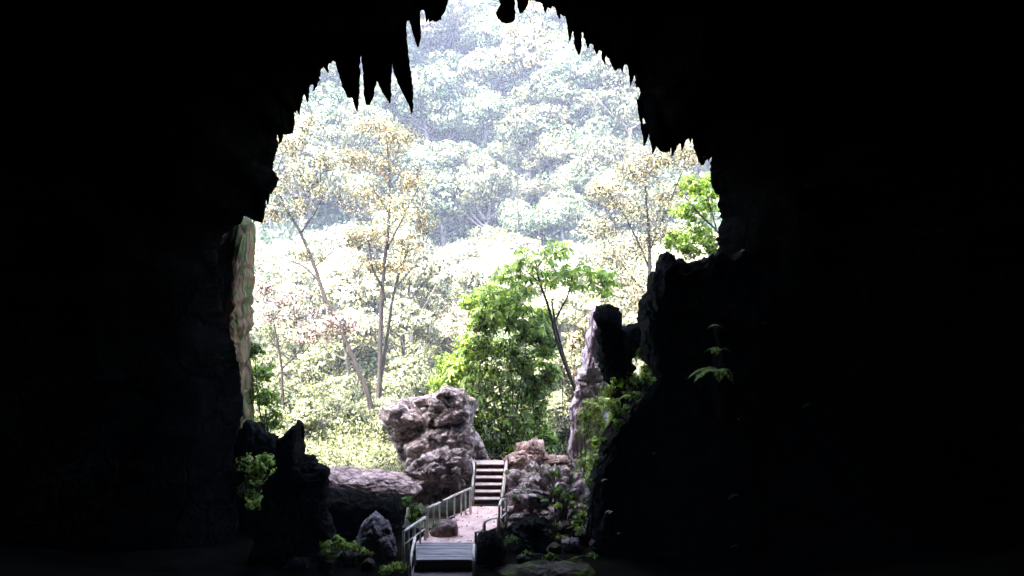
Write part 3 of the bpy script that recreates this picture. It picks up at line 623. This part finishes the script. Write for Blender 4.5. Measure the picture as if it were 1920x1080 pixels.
mound('creeper', 'yellow green creeper hanging down the edge of the rocks right of the crag', 'creeper', 39.4, [(1110, 760, 22, 18), (1125, 790, 22, 20), (1100, 810, 18, 18), (1120, 830, 18, 20), (1100, 860, 18, 22), (1085, 890, 18, 15), (1095, 780, 14, 14), (1135, 760, 16, 14), (1075, 915, 14, 14), (1100, 925, 10, 18), (1125, 860, 12, 20, -2.6), (1150, 800, 14, 14, -2.6), (1110, 900, 10, 16, -2.8)], .16, (20, 13), leaf_mat('creeper_leaves', [(.06, .09, .015), (.2, .28, .04), (.34, .40, .08), (.1, .15, .03), (.5, .45, .25)], .4), stems=9)
mound('shrub', 'green shrub on the shelf below the dark pillar', 'shrub', 36.4, [(1160, 720, 22, 15), (1190, 705, 22, 14), (1215, 690, 20, 14), (1180, 735, 20, 14), (1140, 735, 16, 14), (1235, 690, 12, 8), (1150, 760, 16, 12), (1200, 660, 10, 18)], .16, (18, 13), L_FRESH, stems=6)
mound('shrub', 'small dark green weed at the right foot of the landing', 'shrub', 35., [(960, 1010, 16, 9), (985, 1018, 14, 8), (945, 1020, 10, 8), (1020, 1000, 14, 8)], .11, (10, 10), L_GREEN, stems=4)
mound('shrub', 'tiny yellowish plant on the heap of broken rock', 'shrub', 36.8, [(1045, 915, 16, 10), (1065, 930, 14, 12), (1075, 950, 10, 10), (1040, 890, 14, 8), (1055, 985, 14, 8)], .11, (12, 11), L_GREEN, stems=4)
mound('bush', 'pale dappled bush filling the gap behind the crag', 'bush', 47., [(1060, 780, 28, 28), (1050, 820, 25, 25), (1070, 730, 25, 30), (1055, 690, 22, 28), (1080, 640, 25, 30), (1100, 620, 22, 28), (1045, 850, 25, 16)], .2, (24, 14), L_YELLOW, stems=6, zb=-.2)
mound('shrub', 'half shaded leaves spilling down the upper edge of the black outcrop', 'shrub', 34.4, [(1215, 712, 20, 10), (1195, 740, 16, 10), (1175, 768, 14, 10), (1160, 795, 12, 10), (1235, 735, 10, 14), (1150, 770, 12, 8)], .13, (14, 13), L_GREEN, stems=6, yspread=.3)
mound('shrub', 'sparse leaves clinging to the broken edge right of the rubble', 'shrub', 35., [(1135, 830, 12, 12), (1120, 865, 10, 14), (1108, 905, 10, 14), (1100, 945, 10, 14), (1085, 975, 12, 10), (1115, 985, 8, 12)], .12, (12, 12), L_GREEN, stems=6, yspread=.3)
mound('shrub', 'low weeds on the dark floor behind the bottom right rock', 'shrub', 33.6, [(985, 1038, 14, 6), (1030, 1045, 18, 6), (1080, 1050, 14, 5), (1110, 1040, 12, 6)], .1, (8, 9), L_GREEN, stems=5, yspread=.3)
for k, (px, py, w_, d_) in enumerate([(1100, 1000, 24, 36.2), (1070, 1020, 20, 35.4), (1125, 1020, 22, 35.2), (1085, 960, 22, 37), (1115, 930, 20, 36.6), (1060, 990, 14, 35.8), (650, 1050, 22, 33.6), (610, 1062, 18, 33.2), (690, 1060, 14, 33), (560, 1060, 26, 33.2), (980, 1050, 14, 33.6), (1040, 1030, 16, 34.4)]):
    o_ = [(px+math.cos(a)*w_*R.uniform(.8, 1.1), py-math.sin(a)*w_*.7*R.uniform(.75, 1.1)) for a in [j*PI/5 for j in range(10)]]
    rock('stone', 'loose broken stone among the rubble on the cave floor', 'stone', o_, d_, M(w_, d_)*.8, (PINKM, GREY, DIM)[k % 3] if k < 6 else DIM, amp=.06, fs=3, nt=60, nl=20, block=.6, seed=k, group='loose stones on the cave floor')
L_LIFT = leaf_mat('fresh_lightened_leaves', [(.14, .20, .02), (.32, .44, .04), (.46, .56, .09), (.2, .3, .025), (.55, .6, .25)], .45)  # lightened leaf colours, so plants in shade look lit
mound('shrub', 'bright leafy tangle trailing down between the pale fin and the black outcrop', 'shrub', 38.7, [(1222, 700, 18, 12), (1200, 725, 18, 12), (1178, 750, 16, 14), (1158, 780, 14, 14), (1140, 805, 14, 14), (1122, 835, 14, 16), (1110, 870, 12, 16), (1100, 905, 12, 16), (1092, 940, 12, 12), (1150, 735, 18, 14), (1118, 770, 14, 12)], .14, (22, 14), L_LIFT, stems=10, yspread=.3)
mound('shrub', 'yellow green weeds growing on the lower end of the rubble', 'shrub', 36.4, [(1045, 950, 12, 8), (1080, 985, 14, 8), (1055, 1005, 12, 7), (1095, 965, 8, 10), (1005, 1012, 10, 6)], .11, (12, 11), L_LIFT, stems=5, yspread=.3)
n_ = 420; x_ = NR.uniform(-3.4, 0, n_); y_ = NR.uniform(32.9, 39, n_)
lq2 = [(p.x, p.y) for p in lq]
def inside(x, y):
    c = False
    for i in range(len(lq2)):
        (x1, y1), (x2, y2) = lq2[i], lq2[i-1]
        if (y1 > y) != (y2 > y) and x < (x2-x1)*(y-y1)/(y2-y1)+x1: c = not c
    return c
keep = [(a_, b_, ZL+.008) for a_, b_ in zip(x_, y_) if inside(a_, b_) and (R.random() < .5)]
V = leaf_quads(np.array(keep), .09, .55, 0, None, .85)
tag(crown('leaf_litter', V, leaf_mat('dead_leaves', [(.05, .03, .02), (.14, .08, .04), (.2, .14, .06)], .1), None), 'scattered dead leaves on the pink landing', 'leaf litter', kind='stuff')
# ferns
def fern(label, base, fronds, length, mat, cat='fern', group=None):
    root = empty('fern', base, label, cat, group); st_ = Tube(); Q = []
    for i in range(fronds):
        a = R.uniform(0, 2*PI) if fronds > 4 else R.uniform(PI*.8, PI*1.3); L = length*R.uniform(.7, 1.2)
        pts = []; K = 26
        for k in range(K):
            t = k/(K-1); pts.append(base+Vector((math.cos(a)*L*t, math.sin(a)*L*t*.6, L*(.9*t-1.1*t*t))))
        st_.add(pts, [.010*(1-t/K*.9) for t in range(K)], 4)
        for k in range(3, K):
            p = pts[k]; dr = (pts[k]-pts[k-1]).normalized(); sd = dr.cross(Vector((0, 0, 1))).normalized()
            w = L*.24*math.sin(PI*min(1, k/K*.82+.18))*R.uniform(.8, 1.15)
            for s in (-1, 1):
                e = p+sd*s*w+dr*w*.5-Vector((0, 0, w*R.uniform(.15, .6))); m1 = p.lerp(e, .4)
                Q += [p, m1+dr*L*.016, e, m1-dr*L*.016]
    st_.build('stalk', BARK, root); V = np.array([tuple(q) for q in Q]); crown('fronds', V, mat, root)
L_FERN = leaf_mat('fern_leaves', [(.25, .36, .05), (.36, .48, .1), (.45, .55, .2)], .55)
fern('arching green fern sprouting from the black outcrop', P(1345, 700, 32.7), 9, .95, L_FERN)
fern('upright little fern above the arching one on the outcrop', P(1345, 658, 32.7), 6, .55, L_FERN)
fern('topmost small fern frond on the black outcrop', P(1350, 612, 32.8), 4, .4, L_FERN)
fern('fern below the lime creeper on the rock shelf', P(1190, 745, 35.6), 7, .6, L_FERN)

bpy.context.view_layer.update(); dg = bpy.context.evaluated_depsgraph_get()
def on_rock(px, py, off=.1):
    dr = ray(px, py).normalized(); hit, loc, nor, *_ = scene.ray_cast(dg, Vector((0, 0, CAMZ)), dr)
    return loc-dr*off
SPR = leaf_mat('light_speck_leaves', [(.3, .36, .2), (.6, .62, .45), (.8, .8, .72)], .5)  # very pale leaves stand in for specks of light on the dark wall
for px, py, sz, lab in ((1439, 606, .3, 'brightest tiny pale sprig standing in for a speck of light on the black right wall'), (1520, 760, .3, 'faint light speck sprig farther right and lower on the black wall'), (1386, 930, .45, 'pale light speck sprig low on the black wall right of the outcrop'), (1388, 786, .15, 'tiny light speck sprig halfway down the black wall'), (1400, 470, .22, 'small light speck sprig high on the right wall beside the green tree'),
        (1385, 1025, .3, 'lowest faint light speck sprig on the black right wall'), (1150, 960, .3, 'pale fern at the left foot of the black outcrop'), (1140, 900, .22, 'little fern clinging to the left edge of the black outcrop'), (1165, 1000, .2, 'small fern on the floor before the black outcrop'), (1230, 850, .2, 'small faint sprig on the face of the black outcrop')):
    q = on_rock(px, py, .12); fern(lab, q, 4, sz, SPR, 'fern', 'small pale plants standing in for light specks on the dark rock')
# ------------------------------------------------------------------ valley trees (pale, sunlit)
def proto_crown(seed, nlobes, rad, hgt, size, dens, flat=1., clump=.35, lobe=1.):
    global NR
    NR = np.random.default_rng(seed); r = random.Random(seed); LB = []
    for i in range(nlobes):
        a = r.uniform(0, 2*PI); q = math.sqrt(r.random())*rad*.72; zz = hgt*(1-(q/rad)**2)*r.uniform(.55, 1)+(-.25*hgt)
        s = rad*r.uniform(.28, .45)*lobe; LB.append(((math.cos(a)*q, math.sin(a)*q, zz), s, s, s*.75*flat))
    return lobe_leaves(LB, size, dens, .55, clump, .2, .75, .75)
def make_protos(prefix, n, rad, hgt, size, dens, nl, mat, th, flat=1.):
    out = []
    for i in range(n):
        V = proto_crown(100+i+len(prefix), nl, rad*R.uniform(.9, 1.15), hgt*R.uniform(.8, 1.2), size, dens, flat, .25 if prefix == 'hill' else .35, 1.3 if prefix == 'hill' else 1.)
        V[:, 2] += th
        mc = mesh_np('crown', V, len(V)//4); mc.materials.append(mat)
        t = Tube(); r = R
        top = Vector((r.uniform(-.3, .3), r.uniform(-.3, .3), th))
        t.add(smoothpath([Vector((0, 0, -1)), Vector((r.uniform(-.2, .2), 0, th*.5)), top, top+Vector((0, 0, hgt*.7))], 3), [.22*(1-.085*k)*(rad/3) for k in range(10)], 7, .05)
        for k in range(7):
            a = r.uniform(0, 2*PI); z0 = th*r.uniform(.5, 1.); e = Vector((math.cos(a)*rad*.7, math.sin(a)*rad*.7, z0+hgt*r.uniform(.25, .7)))
            t.add(smoothpath([Vector((0, 0, z0)), Vector((e.x*.4, e.y*.4, z0+.3*(e.z-z0))), e], 3), [.09*(1-.12*j)*(rad/3) for j in range(7)], 5)
        mt = mesh('trunk', t.v, t.f); mt.materials.append(HBARK); mt.polygons.foreach_set('use_smooth', [True]*len(mt.polygons))
        out.append((mc, mt))
    return out
def put(proto, loc, sc, name, label, cat, group):
    root = empty(name, loc, label, cat, group); root.scale = (sc, sc, sc*R.uniform(.9, 1.15)); root.rotation_euler = (0, 0, R.uniform(0, 6.28))
    for nm, me in zip(('crown', 'trunk'), proto):
        o = bpy.data.objects.new(nm, me); COL.objects.link(o); o.parent = root
    return root
R.seed(21)
VP = make_protos('valley', 4, 3.4, 3.6, .26, (30, 28), 16, L_PALE, 5.0)
spots = []
for row, (y, hs) in enumerate([(66, .72), (74, .9), (83, 1.0), (93, 1.15), (102, 1.25)]):
    w = y*.30; x = -w*.95+R.uniform(0, 2)
    while x < w*.82:
        spots.append((x, y+R.uniform(-2.5, 2.5), hs*R.uniform(.85, 1.15))); x += 4.6*hs*R.uniform(.85, 1.2)
for (x, y, s) in spots:
    put(VP[R.randrange(4)], Vector((x, y, height(x, y)-.3)), s, 'tree', 'pale sunlit tree among the bright crowns on the valley floor', 'tree', 'pale sunlit trees on the valley floor')
BP = make_protos('bush', 3, 1.7, 1.6, .15, (26, 30), 10, L_GRASS, .6)
for i in range(110):
    y = 46+R.random()**1.2*34; x = R.uniform(-.25, .15)*y
    put(BP[R.randrange(3)], Vector((x, y, height(x, y)-.15)), R.uniform(.5, .95)*(1 if y < 62 else 1.5), 'bush', 'light green bush in the sunny undergrowth behind the boulders', 'bush', 'light green bushes behind the boulders')
# undergrowth: low blades and weeds no one could count
def undergrowth():
    n = 90000; x = NR.uniform(-20, 12, n); y = NR.uniform(42, 66, n)
    z = np.array([height(a, b) for a, b in zip(x, y)])+NR.uniform(0, 1, n)**1.5*np.array([max(.1, .5+1.6*noise.noise(Vector((a*.7, b*.7, 2)))) for a, b in zip(x, y)])
    V = leaf_quads(np.stack([x, y, z], 1), .2, .35, -.7)
    n = 40000; y = 64+NR.uniform(0, 1, n)**1.3*46; x = NR.uniform(-.3, .24, n)*y
    z = np.array([height(a, b) for a, b in zip(x, y)])+NR.uniform(0, .9, n)
    V = np.concatenate([V, leaf_quads(np.stack([x, y, z], 1), .55, .5, -.4)])
    n = 45000; y = NR.uniform(106, 190, n); x = NR.uniform(-.29, .24, n)*y
    z = np.array([hillz(a, b) for a, b in zip(x, y)])+NR.uniform(0, 1.5, n)
    H = leaf_quads(np.stack([x, y, z], 1), .7, .6, 0)
    o = crown('undergrowth', H, L_HILL, None); tag(o, 'low hazy scrub between the trees of the far hillside', 'undergrowth', kind='stuff')
    o = crown('undergrowth', V, L_GRASS, None); tag(o, 'light green undergrowth behind the rock ledge', 'undergrowth', kind='stuff')
undergrowth()
# ------------------------------------------------------------------ hillside forest
R.seed(5)
HP = make_protos('hill', 7, 3.4, 4.4, .27, (60, 22), 9, L_HILL, 3.0)
HU = make_protos('umbrella', 1, 4.2, 1.6, .42, (24, 15), 16, L_HILL, 7.0, .5)
cnt = 0; y = 112.
while y < 205:
    x = -.26*y+R.uniform(0, 4)
    while x < .20*y and cnt < 299:
        yy = y+R.uniform(-4, 4); s = (.65+R.random()**1.6*1.1)*(1+.0015*(y-112))
        put(HP[R.randrange(6)], Vector((x, yy, hillz(x, yy)-.8)), s, 'tree', 'rounded forest tree in the hazy canopy on the far hillside', 'tree', 'forest trees covering the far hillside')
        cnt += 1; x += R.uniform(4.0, 5.8)
    y += R.uniform(4.3, 5.2)
u = P(1015, 355, 126.); u.z = hillz(u.x, 126)-.3
put(HU[0], u, .95, 'tree', 'flat topped umbrella shaped tree low in the middle of the far hillside', 'tree', None)
def hpole(label, d, pts, lobes):
    tree('tall_tree', label, 'tree', d, pts, [[(pts[i][0], pts[i][1], 1.2), (pts[i][0]+s, pts[i][1]-24, .5)] for i, s in ((2, 34), (3, -30), (3, 26))], lobes, .45, (8, 8), L_YELLOW, bark=BARK, shell=.1, clump=.5, yspread=2)
hpole('tall bare stemmed tree standing out of the hillside below the knobbed stalactite', 96, [(972, 440, 2), (970, 330, 1.8), (968, 230, 1.5), (966, 140, 1.4), (964, 60, 1.5), (963, 20, 1)], [(990, 205, 18, 12), (945, 110, 20, 12), (990, 115, 20, 12), (960, 60, 16, 14), (975, 170, 12, 14), (955, 230, 14, 10)])
hpole('tall yellowing tree right of the bare stemmed one, reaching the roof', 98, [(1010, 460, 1.6), (1012, 300, 1.4), (1004, 200, 1.2), (1007, 120, 1.2), (1001, 60, 1.5), (1000, 10, 1)], [(1000, 25, 22, 25), (1012, 60, 20, 22), (992, 90, 18, 15), (1008, 110, 16, 18), (1003, 0, 20, 18)])

# ------------------------------------------------------------------ haze
def haze():
    v, f = box((-260, -60, -3), (260, 345, 260)); o = link('haze', mesh('haze', v, f), None, None, False); o['kind'] = 'stuff'; o['label'] = 'pale blue haze in the air'
    m, nt, out = newmat('haze_air'); pv = N(nt, 'ShaderNodeVolumePrincipled'); pv.inputs['Density'].default_value = .0008; pv.inputs['Color'].default_value = (.68, .76, 1, 1); pv.inputs['Anisotropy'].default_value = .1
    nt.links.new(pv.outputs[0], out.inputs['Volume']); o.data.materials.append(m)
haze()

# ------------------------------------------------------------------ light
w = bpy.data.worlds.new('World'); scene.world = w; w.use_nodes = True; nt = w.node_tree
EL, AZ = math.radians(62), math.radians(222)      # azimuth clockwise from +Y: behind the camera, a little left
sky = nt.nodes.new('ShaderNodeTexSky'); sky.sky_type = 'NISHITA'; sky.sun_disc = False; sky.sun_elevation = EL; sky.sun_rotation = AZ; sky.dust_density = 3.5; sky.ozone_density = .6; sky.air_density = .8
bg = nt.nodes['Background']; nt.links.new(sky.outputs[0], bg.inputs[0]); bg.inputs[1].default_value = .15
sun = bpy.data.lights.new('sun', 'SUN'); sun.energy = 2.0; sun.angle = math.radians(.5); sun.color = (1, .95, .87)
so = bpy.data.objects.new('sun', sun); COL.objects.link(so)
sd = Vector((math.sin(AZ)*math.cos(EL), math.cos(AZ)*math.cos(EL), math.sin(EL)))
so.rotation_euler = sd.to_track_quat('Z', 'Y').to_euler()
vs = scene.view_settings; vs.view_transform = 'Standard'; vs.look = 'None'; vs.gamma = 1; vs.exposure = 4.7
scene.render.engine = 'CYCLES'
scene.cycles.volume_bounces = 0; scene.cycles.max_bounces = 6; scene.cycles.diffuse_bounces = 3
